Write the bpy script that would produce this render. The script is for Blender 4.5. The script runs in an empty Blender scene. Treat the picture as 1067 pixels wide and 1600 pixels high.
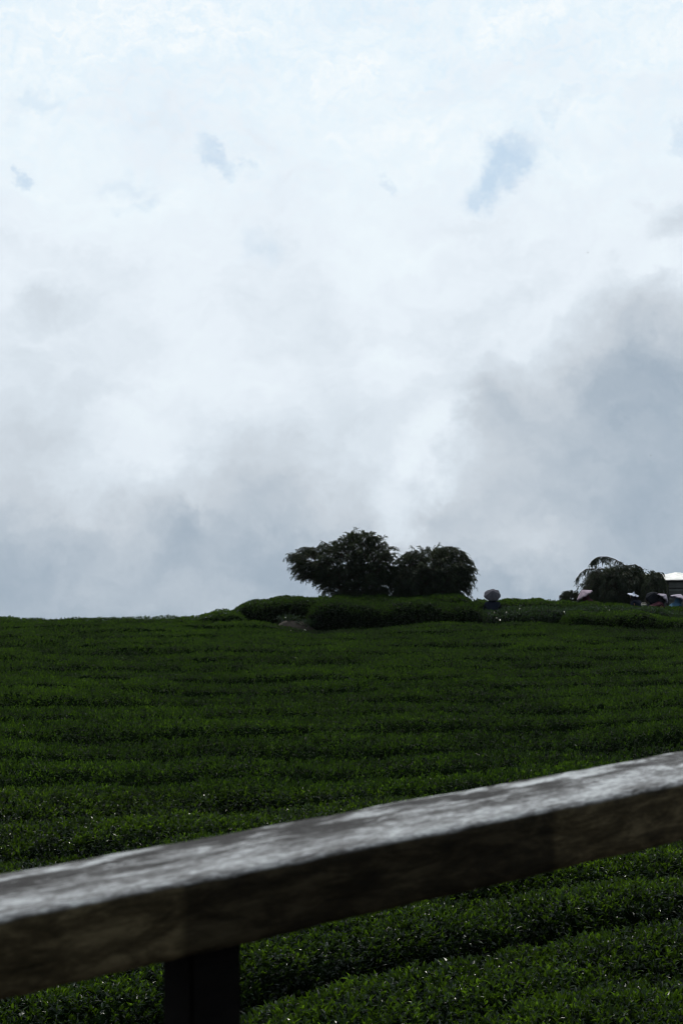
import bpy, math, random
import numpy as np
from mathutils import Vector, Matrix

random.seed(7)
RNG = np.random.default_rng(11)
SC = bpy.context.scene
COL = SC.collection
R = math.radians

# ------------------------------------------------------------------ camera
CAM_Z = 1.7
F = 50.0 / 36.0 * 1600.0
PITCH = math.atan((800.0 - 706.0) / F)          # looking down a little
cd = bpy.data.cameras.new('camera')
cd.sensor_fit = 'VERTICAL'; cd.sensor_height = 36.0; cd.sensor_width = 24.0
cd.lens = 50.0; cd.clip_start = 0.05; cd.clip_end = 5000
cd.dof.use_dof = True; cd.dof.focus_distance = 20.0; cd.dof.aperture_fstop = 7.5
cam = bpy.data.objects.new('camera', cd); COL.objects.link(cam)
cam.location = (0, 0, CAM_Z); cam.rotation_euler = (R(90) - PITCH, 0, 0)
SC.camera = cam

# ------------------------------------------------------------------ world, sun, exposure
SC.view_settings.view_transform = 'Standard'
SC.view_settings.look = 'None'
SC.view_settings.exposure = 0.0
SC.view_settings.gamma = 1.0
SC.cycles.pixel_filter_type = 'BLACKMAN_HARRIS'; SC.cycles.filter_width = 1.1
SUN_EL, SUN_AZ = R(56), R(-12)                  # ahead of the camera, a little to the left
SUN_DIR = Vector((math.sin(SUN_AZ) * math.cos(SUN_EL), math.cos(SUN_AZ) * math.cos(SUN_EL), math.sin(SUN_EL)))
sd = bpy.data.lights.new('sun', 'SUN'); sd.energy = 2.6; sd.angle = R(4.0); sd.color = (1.0, 0.95, 0.86)
sun = bpy.data.objects.new('sun', sd); COL.objects.link(sun)
sun.rotation_euler = (-SUN_DIR).to_track_quat('-Z', 'Y').to_euler()
sun.location = (0, 0, 60)


def lin(*c):
    return tuple((v / 255 / 12.92) if v / 255 <= .04045 else ((v / 255 + .055) / 1.055) ** 2.4 for v in c)


class NT:
    def __init__(s, tree):
        s.t = tree; s.n = tree.nodes; s.l = tree.links

    def node(s, typ, **kw):
        n = s.n.new(typ)
        for k, v in kw.items(): setattr(n, k, v)
        return n

    def put(s, sock, v):
        if hasattr(v, 'is_output') or isinstance(v, bpy.types.NodeSocket): s.l.new(v, sock)
        elif v is not None: sock.default_value = v

    def math(s, op, a, b=None, c=None, clamp=False):
        n = s.node('ShaderNodeMath', operation=op, use_clamp=clamp)
        for i, v in enumerate((a, b, c)):
            if v is not None: s.put(n.inputs[i], v)
        return n.outputs[0]

    def vmath(s, op, a, b=None):
        n = s.node('ShaderNodeVectorMath', operation=op)
        s.put(n.inputs[0], a)
        if b is not None:
            if op == 'SCALE': s.put(n.inputs[3], b)
            else: s.put(n.inputs[1], b)
        return n.outputs['Value'] if op in ('DOT_PRODUCT', 'LENGTH', 'DISTANCE') else n.outputs[0]

    def noise(s, vec, scale, detail=4, rough=.55, dist=0.0):
        n = s.node('ShaderNodeTexNoise')
        if vec is not None: s.l.new(vec, n.inputs['Vector'])
        n.inputs['Scale'].default_value = scale; n.inputs['Detail'].default_value = detail
        n.inputs['Roughness'].default_value = rough; n.inputs['Distortion'].default_value = dist
        return n

    def ramp(s, fac, stops):
        n = s.node('ShaderNodeValToRGB')
        s.put(n.inputs[0], fac)
        e = n.color_ramp.elements
        while len(e) > 1: e.remove(e[0])
        e[0].position = stops[0][0]; e[0].color = (*stops[0][1], 1)
        for p, c in stops[1:]:
            q = e.new(p); q.color = (*c, 1)
        return n.outputs[0]

    def mix(s, f, a, b):
        n = s.node('ShaderNodeMix', data_type='RGBA')
        s.put(n.inputs[0], f)
        for i, v in ((6, a), (7, b)):
            if isinstance(v, tuple): v = (*v[:3], 1)
            s.put(n.inputs[i], v)
        return n.outputs[2]

    def maprange(s, v, a, b, c, d, smooth=False):
        n = s.node('ShaderNodeMapRange', interpolation_type='SMOOTHSTEP' if smooth else 'LINEAR')
        s.put(n.inputs[0], v)
        for i, q in zip((1, 2, 3, 4), (a, b, c, d)): n.inputs[i].default_value = q
        return n.outputs[0]


def raydir(px, py):
    a, b = (px - 533.5) / F, (800.0 - py) / F
    c, s = math.cos(PITCH), math.sin(PITCH)
    return Vector((a, c + b * s, -s + b * c))


def P(px, py, d):
    """world point on the ray of pixel px,py (1067x1600 frame) at forward distance d"""
    v = raydir(px, py)
    return Vector((0, 0, CAM_Z)) + v * (d / v.y)


def azel(px, py):
    v = raydir(px, py).normalized()
    return math.atan2(v.x, v.y), math.asin(v.z)


W = bpy.data.worlds.new('World'); SC.world = W; W.use_nodes = True
w = NT(W.node_tree); w.n.clear()
geo = w.node('ShaderNodeTexCoord')
D = geo.outputs['Generated']
sep = w.node('ShaderNodeSeparateXYZ'); w.l.new(D, sep.inputs[0])
az = w.math('ARCTAN2', sep.outputs[0], sep.outputs[1])
el = w.math('ARCSINE', sep.outputs[2])
cmb = w.node('ShaderNodeCombineXYZ'); w.l.new(az, cmb.inputs[0]); w.l.new(el, cmb.inputs[1])
AE = cmb.outputs[0]
# warp the cloud coordinates so that every bank of cloud has ragged, billowing edges
n1 = w.noise(D, 7.0, 8, .60)
n2 = w.noise(D, 34.0, 7, .62)
wa = w.vmath('SCALE', w.vmath('SUBTRACT', n1.outputs['Color'], (.5, .5, .5)), .105)
wb = w.vmath('SCALE', w.vmath('SUBTRACT', n2.outputs['Color'], (.5, .5, .5)), .045)
AEW = w.vmath('ADD', w.vmath('ADD', AE, wa), wb)
AEF = w.vmath('ADD', AE, w.vmath('SCALE', wb, 1.35))


def lobe(coord, px, py, rx, ry, rot=0.0, off=0.0):
    a, e = azel(px, py)
    m = w.node('ShaderNodeMapping', vector_type='TEXTURE')
    w.l.new(coord, m.inputs[0])
    m.inputs[1].default_value = (a, e, 0); m.inputs[2].default_value = (0, 0, R(rot))
    m.inputs[3].default_value = (rx / F, ry / F, 1)
    l = w.vmath('LENGTH', m.outputs[0])
    return w.maprange(l, 1.0, off, 0.0, 1.0, True)


# cloud brightness by elevation (as seen from the ridge: bright overhead deck, dimmer bank near the valley)
def el_of(y): return azel(533, y)[1]
sepw = w.node('ShaderNodeSeparateXYZ'); w.l.new(AEW, sepw.inputs[0])
e0, e1 = el_of(1000), el_of(-100)
t = w.maprange(sepw.outputs[1], e0, e1, 0, 1)
def tt(y): return (el_of(y) - e0) / (e1 - e0)
g = lambda v: (v, v, v)
base = w.ramp(t, [(tt(990), g(.49)), (tt(900), g(.54)), (tt(800), g(.68)), (tt(700), g(.79)),
                  (tt(560), g(.835)), (tt(400), g(.89)), (tt(230), g(.95)), (tt(80), g(.965)), (1, g(.95))])
V = base
LOBES = [  # px, py, rx, ry, rot (deg, ccw), amount
    (1090, 560, 390, 200, 14, -.25), (950, 690, 370, 220, 20, -.18), (1060, 800, 250, 190, 0, -.12),
    (770, 620, 120, 120, 0, -.16), (1067, 350, 90, 50, 20, -.20), (1040, 425, 110, 34, -6, .12),
    (652, 745, 180, 65, 66, .17), (600, 600, 130, 90, 60, .10), (690, 640, 50, 110, -15, .06),
    (420, 740, 110, 150, 30, -.13), (470, 880, 190, 90, 0, -.07), (60, 890, 150, 90, 20, -.11),
    (280, 850, 90, 60, 0, -.11), (800, 850, 170, 70, 0, .13), (640, 830, 60, 70, 0, .10),
    (90, 470, 110, 60, 10, -.13), (200, 560, 170, 70, 35, -.05), (330, 590, 280, 200, 0, .09),
    (200, 720, 190, 120, 20, .10), (20, 700, 120, 120, 0, -.06), (420, 390, 70, 50, 0, -.05),
    (860, 480, 200, 60, 35, .07), (930, 770, 120, 60, 30, .05), (560, 905, 130, 50, 0, -.05),
    (560, 300, 500, 120, 0, .02), (620, 470, 120, 130, 20, .05), (330, 940, 260, 40, 0, .03),
]
for (px, py, rx, ry, rot, amt) in LOBES:
    V = w.math('MULTIPLY_ADD', lobe(AEW, px, py, rx, ry, rot), amt, V)
# diagonal streaks and fine fluff
mp = w.node('ShaderNodeMapping'); w.l.new(AEW, mp.inputs[0])
mp.inputs[2].default_value = (0, 0, R(-48)); mp.inputs[3].default_value = (1.0, 2.1, 1)
ns = w.noise(mp.outputs[0], 9.0, 9, .52)
V = w.math('MULTIPLY_ADD', w.math('SUBTRACT', ns.outputs[0], .5), .32, V)
nm = w.noise(mp.outputs[0], 26.0, 8, .6)
V = w.math('MULTIPLY_ADD', w.math('SUBTRACT', nm.outputs[0], .5), .13, V)
mp2 = w.node('ShaderNodeMapping'); w.l.new(AEF, mp2.inputs[0])
mp2.inputs[3].default_value = (1.0, 1.9, 1); mp2.inputs[2].default_value = (0, 0, R(12))
nf = w.noise(mp2.outputs[0], 60.0, 6, .6)
V = w.math('MULTIPLY_ADD', w.math('SUBTRACT', nf.outputs[0], .5), .055, V)
cloud = w.ramp(V, [(0, lin(112, 132, 152)), (.40, lin(150, 167, 184)), (.52, lin(173, 186, 199)), (.66, lin(200, 209, 218)),
                   (.80, lin(219, 229, 238)), (.90, lin(233, 242, 250)), (.97, lin(238, 248, 254)), (1.0, lin(246, 252, 255))])
# thin blue tint of the high deck near the top of the frame
deck = w.math('MULTIPLY', w.maprange(el, el_of(420), el_of(20), 0, 1, True), w.maprange(nf.outputs[0], .40, .68, 0, .7))
cloud = w.mix(deck, cloud, lin(218, 238, 252))
# openings to the blue sky behind the cloud
holes = None
for (px, py, rx, ry, rot, off, s) in [(788, 262, 100, 54, 40, .25, 1.0), (752, 300, 34, 30, 0, .3, .8), (338, 246, 58, 28, -30, .25, .75), (35, 281, 26, 24, 0, .2, .8),
                                      (1075, 205, 26, 40, 0, .2, .5), (45, 160, 70, 24, 25, .0, .3), (195, 285, 50, 26, 10, 0, .4),
                                      (220, 318, 40, 20, 20, 0, .4), (865, 160, 40, 22, 0, 0, .3), (608, 290, 16, 16, 0, 0, .4), (415, 380, 50, 50, 0, 0, .35)]:
    h = w.math('MULTIPLY', lobe(AEF if rx < 60 else AEF, px, py, rx, ry, rot, off), s)
    holes = h if holes is None else w.math('MAXIMUM', holes, h)
nish = w.node('ShaderNodeTexSky', sky_type='NISHITA'); nish.sun_disc = False
nish.sun_elevation = SUN_EL; nish.sun_rotation = SUN_AZ; nish.altitude = 1400
blue = w.vmath('MULTIPLY', nish.outputs[0], (.135, .12, .095))
blue = w.mix(.8, blue, lin(196, 218, 240))
nh = w.noise(AE, 75.0, 6, .6)
holes = w.math('MULTIPLY', w.math('MULTIPLY', holes, .9), w.maprange(nh.outputs[0], .30, .56, .72, 1, True))
sky = w.mix(holes, cloud, blue)
# the cloud is brightest round the hidden sun and dim on the far side of the sky
dots = w.vmath('DOT_PRODUCT', D, tuple(Vector((SUN_DIR.x, SUN_DIR.y, SUN_DIR.z * .25)).normalized()))
dim = w.maprange(dots, -.65, .62, .22, 1.0, True)
sky = w.vmath('SCALE', sky, dim)
bg = w.node('ShaderNodeBackground'); w.l.new(sky, bg.inputs[0]); bg.inputs[1].default_value = 1.0
ow = w.node('ShaderNodeOutputWorld'); w.l.new(bg.outputs[0], ow.inputs[0])


# ------------------------------------------------------------------ helpers
def tag(o, label=None, cat=None, group=None, kind=None):
    if label: o['label'] = label
    if cat: o['category'] = cat
    if group: o['group'] = group
    if kind: o['kind'] = kind
    return o


def empty(name, loc=(0, 0, 0), rz=0.0):
    o = bpy.data.objects.new(name, None); COL.objects.link(o)
    o.location = loc; o.rotation_euler = (0, 0, rz); o.empty_display_size = .2
    return o


def link_mesh(name, me, mats, parent=None, smooth=False):
    o = bpy.data.objects.new(name, me); COL.objects.link(o)
    for m in (mats if isinstance(mats, (list, tuple)) else [mats]): me.materials.append(m)
    if parent is not None: o.parent = parent
    if smooth: me.shade_smooth()
    return o


def mesh_from(name, verts, faces):
    me = bpy.data.meshes.new(name)
    me.from_pydata([tuple(v) for v in verts], [], [tuple(f) for f in faces]); me.update()
    return me


def mesh_np(name, V, Fc, k, tint=None, matidx=None, smooth=None):
    """fast mesh: V (n,3), Fc (m,k) all faces k-gons, tint per vertex"""
    me = bpy.data.meshes.new(name)
    nv, nf = len(V), len(Fc)
    me.vertices.add(nv); me.vertices.foreach_set('co', np.ascontiguousarray(V, dtype=np.float32).ravel())
    me.loops.add(nf * k); me.loops.foreach_set('vertex_index', np.ascontiguousarray(Fc, dtype=np.int32).ravel())
    me.polygons.add(nf)
    me.polygons.foreach_set('loop_start', np.arange(0, nf * k, k, dtype=np.int32))
    if matidx is not None: me.polygons.foreach_set('material_index', np.ascontiguousarray(matidx, dtype=np.int32))
    if smooth is not None: me.polygons.foreach_set('use_smooth', np.ascontiguousarray(smooth, dtype=bool))
    else: me.polygons.foreach_set('use_smooth', np.zeros(nf, dtype=bool))
    me.update(calc_edges=True)
    if tint is not None:
        a = me.attributes.new('tint', 'FLOAT', 'POINT')
        a.data.foreach_set('value', np.ascontiguousarray(tint, dtype=np.float32))
    return me


def vnoise(x, y, seed=0):
    x = np.asarray(x, float); y = np.asarray(y, float)
    xi = np.floor(x).astype(np.int64); yi = np.floor(y).astype(np.int64)
    fx = x - xi; fy = y - yi
    fx = fx * fx * (3 - 2 * fx); fy = fy * fy * (3 - 2 * fy)
    def h(a, b):
        n = (a * 374761393 + b * 668265263 + seed * 1442695041) & 0xffffffff
        n = ((n ^ (n >> 13)) * 1274126177) & 0xffffffff
        return ((n ^ (n >> 16)) & 0xffff) / 65535.0 * 2 - 1
    return (h(xi, yi) * (1 - fx) + h(xi + 1, yi) * fx) * (1 - fy) + (h(xi, yi + 1) * (1 - fx) + h(xi + 1, yi + 1) * fx) * fy


def fbm(x, y, seed=0, oct=3):
    s = 0; a = 1.0
    for i in range(oct):
        s = s + a * vnoise(x * 2 ** i, y * 2 ** i, seed + i * 17); a *= .5
    return s


def sstep(a, b, x):
    t = np.clip((np.asarray(x, float) - a) / (b - a), 0, 1)
    return t * t * (3 - 2 * t)


# ------------------------------------------------------------------ materials
def newmat(name):
    m = bpy.data.materials.new(name); m.use_nodes = True
    t = NT(m.node_tree); t.n.clear()
    out = t.node('ShaderNodeOutputMaterial')
    return m, t, out


def leaf_mat(name, stops, rough=.32, trans=.68, spec=.34, tcol=(.110, .20, .008), zfac=.18):
    m, t, out = newmat(name)
    at = t.node('ShaderNodeAttribute', attribute_name='tint')
    col = t.ramp(at.outputs['Fac'], stops)
    tc = t.node('ShaderNodeTexCoord')
    nz = t.noise(tc.outputs['Object'], 1.1, 3)
    col2 = t.mix(t.maprange(nz.outputs[0], .35, .7, 0, .45), col, tuple(v * .55 for v in stops[1][1]))
    p = t.node('ShaderNodeBsdfPrincipled')
    t.l.new(col2, p.inputs['Base Color']); p.inputs['Roughness'].default_value = rough
    p.inputs['Specular IOR Level'].default_value = spec
    tr = t.node('ShaderNodeBsdfTranslucent')
    t.l.new(t.mix(.5, col2, tuple(tcol)), tr.inputs[0])
    mx = t.node('ShaderNodeMixShader')
    t.l.new(t.math('MULTIPLY', at.outputs['Fac'], trans), mx.inputs[0])
    t.l.new(p.outputs[0], mx.inputs[1]); t.l.new(tr.outputs[0], mx.inputs[2])
    t.l.new(mx.outputs[0], out.inputs[0])
    return m


def plain_mat(name, c1, c2, scale=8, rough=.8, bump=.0, detail=5, spec=.3, obj=True):
    m, t, out = newmat(name)
    tc = t.node('ShaderNodeTexCoord')
    nz = t.noise(tc.outputs['Object'], scale, detail, .6)
    p = t.node('ShaderNodeBsdfPrincipled')
    t.l.new(t.mix(t.maprange(nz.outputs[0], .35, .65, 0, 1), c1, c2), p.inputs['Base Color'])
    p.inputs['Roughness'].default_value = rough; p.inputs['Specular IOR Level'].default_value = spec
    if bump:
        b = t.node('ShaderNodeBump'); b.inputs['Strength'].default_value = bump; b.inputs['Distance'].default_value = .02
        t.l.new(nz.outputs[0], b.inputs['Height']); t.l.new(b.outputs[0], p.inputs['Normal'])
    t.l.new(p.outputs[0], out.inputs[0])
    return m


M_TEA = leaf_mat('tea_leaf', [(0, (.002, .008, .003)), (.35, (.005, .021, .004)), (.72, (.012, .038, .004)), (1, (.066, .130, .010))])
M_TEA_FAR = leaf_mat('tea_leaf_matt', [(0, (.002, .008, .003)), (.35, (.005, .021, .004)), (.72, (.012, .038, .004)), (1, (.066, .130, .010))], rough=.50, trans=.60, spec=.16, tcol=(.090, .180, .010))
M_TEA_OLD = leaf_mat('old_tea_leaf', [(0, (.008, .020, .012)), (.4, (.010, .034, .014)), (1, (.018, .055, .016))], rough=.24, trans=.25, spec=.6)
M_TREE = leaf_mat('tree_leaf', [(0, (.008, .016, .010)), (.4, (.015, .032, .014)), (1, (.06, .085, .028))], rough=.4, trans=.4, tcol=(.13, .15, .06))
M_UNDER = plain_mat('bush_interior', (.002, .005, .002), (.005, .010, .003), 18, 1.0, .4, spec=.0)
M_SOIL = plain_mat('soil', (.016, .013, .011), (.05, .042, .036), 7, .95, .6, 8)
M_BARK = plain_mat('bark', (.05, .04, .03), (.10, .085, .07), 20, .9, .4)
M_STONE = plain_mat('pale_stone', (.40, .38, .35), (.62, .60, .57), 14, .8, .3)


# ------------------------------------------------------------------ leaves
def leaf_arrays(pos, direc, length, width, lod, tint, roll=None):
    """pos base of leaf, direc unit vector along it. lod 0: 8-tri curved leaf, lod 1: folded 4-vertex leaf"""
    n = len(pos)
    d = direc / np.linalg.norm(direc, axis=1, keepdims=True)
    r = RNG.normal(size=(n, 3))
    side = np.cross(d, np.array([0, 0, 1.0]))
    side = side + r * .35
    side -= d * np.sum(side * d, axis=1, keepdims=True)
    side /= np.linalg.norm(side, axis=1, keepdims=True) + 1e-9
    up = np.cross(side, d)
    L = length[:, None]; Wd = width[:, None]
    if lod == 0:
        droop = RNG.uniform(.05, .35, n)[:, None] * L
        fold = .35
        pts = [pos,
               pos + d * L * .35 + side * Wd * .48 + up * Wd * fold,
               pos + d * L * .35,
               pos + d * L * .35 - side * Wd * .48 + up * Wd * fold,
               pos + d * L * .70 + side * Wd * .34 + up * (Wd * fold * .7) - up * droop * .45,
               pos + d * L * .70 - up * droop * .45,
               pos + d * L * .70 - side * Wd * .34 + up * (Wd * fold * .7) - up * droop * .45,
               pos + d * L - up * droop]
        V = np.stack(pts, 1)
        f = np.array([[0, 2, 1], [0, 3, 2], [1, 2, 5], [1, 5, 4], [2, 3, 6], [2, 6, 5], [4, 5, 7], [5, 6, 7]])
        k = 8
    else:
        pts = [pos, pos + d * L * .5 + side * Wd * .5 + up * Wd * .2, pos + d * L - up * L * .12,
               pos + d * L * .5 - side * Wd * .5 + up * Wd * .2]
        V = np.stack(pts, 1)
        f = np.array([[0, 2, 1], [0, 3, 2]]); k = 4
    idx = (np.arange(n) * k)[:, None, None] + f[None]
    return V.reshape(-1, 3), idx.reshape(-1, 3), np.repeat(tint, k)


def merge(parts):
    Vs, Fs, Ts = [], [], []; o = 0
    for V, Fc, T in parts:
        if len(V) == 0: continue
        Vs.append(V); Fs.append(Fc + o); Ts.append(T); o += len(V)
    return np.concatenate(Vs), np.concatenate(Fs), np.concatenate(Ts)


def sample_surface(V, T, dens):
    """random points on triangles T with density dens (per m2, per triangle)"""
    a, b, c = V[T[:, 0]], V[T[:, 1]], V[T[:, 2]]
    nn = np.cross(b - a, c - a); ar = np.linalg.norm(nn, axis=1) / 2
    ex = ar * dens
    tot = int(ex.sum())
    cum = np.cumsum(ex); pick = np.searchsorted(cum, RNG.uniform(0, cum[-1], tot))
    u, v = RNG.uniform(size=(2, tot)); s = u + v > 1; u[s] = 1 - u[s]; v[s] = 1 - v[s]
    p = a[pick] + (b - a)[pick] * u[:, None] + (c - a)[pick] * v[:, None]
    return p, (nn / (np.linalg.norm(nn, axis=1, keepdims=True) + 1e-12))[pick]


def shoots(p, nrm, lod, leaf=.055, nl=4, up=.9, spread=.75, jitter=.05, tmin=.0, tmax=1.0, tbias=0.0, patch=None):
    """tea shoots: a few leaves fanning out of one point, new pale ones on top, older ones lower and flatter"""
    n = len(p)
    ax = nrm * (1 - up * .5) + np.array([0, 0, 1.0]) * up + RNG.normal(size=(n, 3)) * .28
    ax /= np.linalg.norm(ax, axis=1, keepdims=True)
    t0 = RNG.uniform(0, 1, n) ** 1.3
    hgt = RNG.uniform(-.3, 1, n) * jitter
    ph = RNG.uniform(0, 2 * math.pi, n)
    ref = np.cross(ax, RNG.normal(size=(n, 3))); ref /= np.linalg.norm(ref, axis=1, keepdims=True)
    ref2 = np.cross(ax, ref)
    out = []
    for k in range(nl):
        a = ph + k * 2.4
        outv = ref * np.cos(a)[:, None] + ref2 * np.sin(a)[:, None]
        lean = spread * (0.25 + .95 * k / max(1, nl - 1)) + RNG.normal(size=n) * .22
        d = ax * np.cos(lean)[:, None] + outv * np.sin(lean)[:, None]
        base = p + ax * (hgt + (nl - 1 - k) * leaf * .22)[:, None]
        L = leaf * RNG.uniform(.7, 1.35, n) * (1.0 - .22 * (k == 0))
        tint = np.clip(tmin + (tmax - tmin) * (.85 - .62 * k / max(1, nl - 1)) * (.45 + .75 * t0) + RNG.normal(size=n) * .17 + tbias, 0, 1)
        out.append(leaf_arrays(base, d, L, L * RNG.uniform(.34, .46, n), lod, tint))
    return out


# ------------------------------------------------------------------ land
def canopy_plane(y): return -1.72 - .037 * (y - 8.5)

EDGE = [(-3.2, .0), (-2.0, .03), (-.7, .23), (.9, .15), (2.7, -.01), (5.0, -.02), (6.8, .11), (9, .14), (14, .2)]
ex_, ed_ = [a for a, b in EDGE], [b for a, b in EDGE]


def left_mask(x): return 1 - sstep(-4.6, -3.2, x)   # 1 where the field runs over the crest


def soil(x, y):
    x = np.asarray(x, float); y = np.asarray(y, float)
    path = 0.02 * fbm(x * 1.3, y * 1.3, 5)
    fld = canopy_plane(np.clip(y, 6, 41)) - .80
    z = path + (fld - path) * sstep(3.2, 6.4, y)
    z = z + .05 * fbm(x * .5, y * .5, 9) * sstep(6, 8, y)
    z = np.where(y > 37, z + (-3.52 - z) * sstep(37, 38.5, y) * (1 - left_mask(x)), z)
    # the bare bank with stones in front of the hedges
    z = z + (.66 - .10 * (x + 1.25)) * np.exp(-((x + 1.15) / .85) ** 4 - ((y - 38.2) / .65) ** 4) * (1 + .10 * fbm(x * 3, y * 3, 3) + .10 * vnoise(x * 9, y * 9, 4)) + .0
    crest = 38.9 * left_mask(x) + (45.2 + 4.2 * sstep(7, 9.5, x)) * (1 - left_mask(x))
    z = z - .36 * np.maximum(0, y - crest) * sstep(0, 3, y - crest) ** .7
    z = z - .25 * np.maximum(0, np.abs(x) - 40) - .15 * np.maximum(0, -y - 40)
    return z


def graded(a, b, core0, core1, step, grow=1.16):
    xs = list(np.arange(core0, core1, step)); s = step
    while xs[-1] < b: s *= grow; xs.append(min(b, xs[-1] + s))
    s = step; lo = []
    x = core0
    while x > a: s *= grow; x = max(a, x - s); lo.append(x)
    return np.array(lo[::-1] + xs)


def grid_mesh(xs, ys, fn):
    X, Y = np.meshgrid(xs, ys)
    Z = fn(X, Y)
    V = np.stack([X, Y, Z], -1).reshape(-1, 3)
    nx, ny = len(xs), len(ys)
    i = np.arange(nx * ny).reshape(ny, nx)
    q = np.stack([i[:-1, :-1], i[:-1, 1:], i[1:, 1:], i[1:, :-1]], -1).reshape(-1, 4)
    return V, q


xs = graded(-600, 600, -14, 16, .16); ys = graded(-300, 900, 1, 48, .13)
Vg, Qg = grid_mesh(xs, ys, soil)
go = link_mesh('ground', mesh_np('ground', Vg, Qg, 4, smooth=np.ones(len(Qg), bool)), M_SOIL)
tag(go, kind='structure')

# ---- the tea field in front: rows following the slope
ROW = 1.45


def row_phase(x, y):
    # furrow number 4 passes bottom right of the picture
    gl = .70 * np.exp(-np.maximum(0, y - 8.5) / 6.5) + .03
    wob = .30 * fbm(x * .16 + 3, y * .12, 21, 2) * sstep(9, 14, y)
    return (y - gl * x) / ROW + wob - 2.41


def canopy(x, y):
    x = np.asarray(x, float); y = np.asarray(y, float)
    z = canopy_plane(y)
    z = z - np.interp(x, ex_, ed_) * np.exp(-((y - 36.8) / 2.8) ** 2)
    ph = row_phase(x, y); fr = ph - np.floor(ph)
    gd = np.minimum(fr, 1 - fr) * ROW
    rowid = np.floor(ph + .5)
    strength = .33 + .15 * vnoise(x * .35 + rowid * 7.3, rowid * 3.1, 31)
    near = 1 - sstep(10, 17, y)
    one = np.exp(-((rowid - 4) / .3) ** 2)          # the open furrow nearest the railing
    amp = near * (.045 + .36 * one) + (1 - near) * strength * .58
    wid = .36 + .12 * vnoise(x * .9, rowid * 5.1, 37) + .12 * near * one
    amp = amp * (1 - sstep(36.0, 37.6, y))
    z = z - amp * (1 - sstep(0.02, wid, gd))
    z = z - .05 * (1 - np.minimum(1, gd / (ROW * .5))) ** 1.5
    z = z + .055 * fbm(x * .9, y * 1.5, 41, 3) + .06 * vnoise(x * .42, y * .62, 47) * sstep(9, 14, y) + .022 * fbm(x * 4.2, y * 4.2, 43, 2)
    lm = left_mask(x)
    crest = 38.2 + .5 * vnoise(x * .4, x * 0, 51)
    over = np.maximum(0, y - crest)
    z = z - .75 * over ** 1.3 * lm
    edge = 36.85 + .18 * vnoise(x * .8, x * 0, 53)
    z = z - (1 - lm) * 1.0 * sstep(edge - .25, edge + .45, y)
    z = z - 1.3 * (1 - sstep(6.2, 7.0, y))
    return z


nu, nv = 420, 520
yy = 6.1 + (41.5 - 6.1) * np.linspace(0, 1, nv) ** 1.25
uu = np.linspace(-1, 1, nu)
U, YY = np.meshgrid(uu, yy)
XX = U * (.255 * YY + 3.6)
ZZ = canopy(XX, YY)
VF = np.stack([XX, YY, ZZ], -1).reshape(-1, 3)
ii = np.arange(nu * nv).reshape(nv, nu)
QF = np.stack([ii[:-1, :-1], ii[:-1, 1:], ii[1:, 1:], ii[1:, :-1]], -1).reshape(-1, 4)
TF = np.concatenate([QF[:, [0, 1, 2]], QF[:, [0, 2, 3]]])
# drop the part sunk below the soil
cen = VF[TF].mean(1)
ok = cen[:, 2] > soil(cen[:, 0], cen[:, 1]) - .12
TFk = TF[ok]; cenk = cen[ok]
dn = np.interp(cenk[:, 1], [6, 8, 12, 17, 26, 40], [450, 760, 660, 480, 400, 380])
inview = np.abs(cenk[:, 0]) < .245 * cenk[:, 1] + 2.2
dn = dn * np.where(inview, 1, .5)
parts = []
pp, nn = sample_surface(VF, TFk, dn)
nr = pp[:, 1] < 15
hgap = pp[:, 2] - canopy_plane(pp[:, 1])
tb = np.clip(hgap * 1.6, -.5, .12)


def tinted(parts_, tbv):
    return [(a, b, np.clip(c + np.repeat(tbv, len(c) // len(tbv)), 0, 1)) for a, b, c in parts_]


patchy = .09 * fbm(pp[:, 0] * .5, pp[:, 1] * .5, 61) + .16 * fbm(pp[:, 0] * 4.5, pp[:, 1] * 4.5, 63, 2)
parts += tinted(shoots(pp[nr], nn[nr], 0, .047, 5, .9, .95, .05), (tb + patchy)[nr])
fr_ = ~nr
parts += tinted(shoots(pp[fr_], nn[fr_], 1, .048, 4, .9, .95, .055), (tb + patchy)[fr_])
VL, FL, TL = merge(parts)
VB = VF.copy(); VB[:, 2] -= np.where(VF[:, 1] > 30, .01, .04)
nb = len(VL)
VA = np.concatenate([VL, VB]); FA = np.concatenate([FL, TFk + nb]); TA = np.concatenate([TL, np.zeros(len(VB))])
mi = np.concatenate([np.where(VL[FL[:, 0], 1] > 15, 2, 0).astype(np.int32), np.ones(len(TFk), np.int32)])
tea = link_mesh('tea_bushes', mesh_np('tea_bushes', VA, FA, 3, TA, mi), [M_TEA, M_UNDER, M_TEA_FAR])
tag(tea, 'broad sloping field of clipped dark green tea bushes in close rows behind the railing', 'tea field', kind='stuff')


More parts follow.
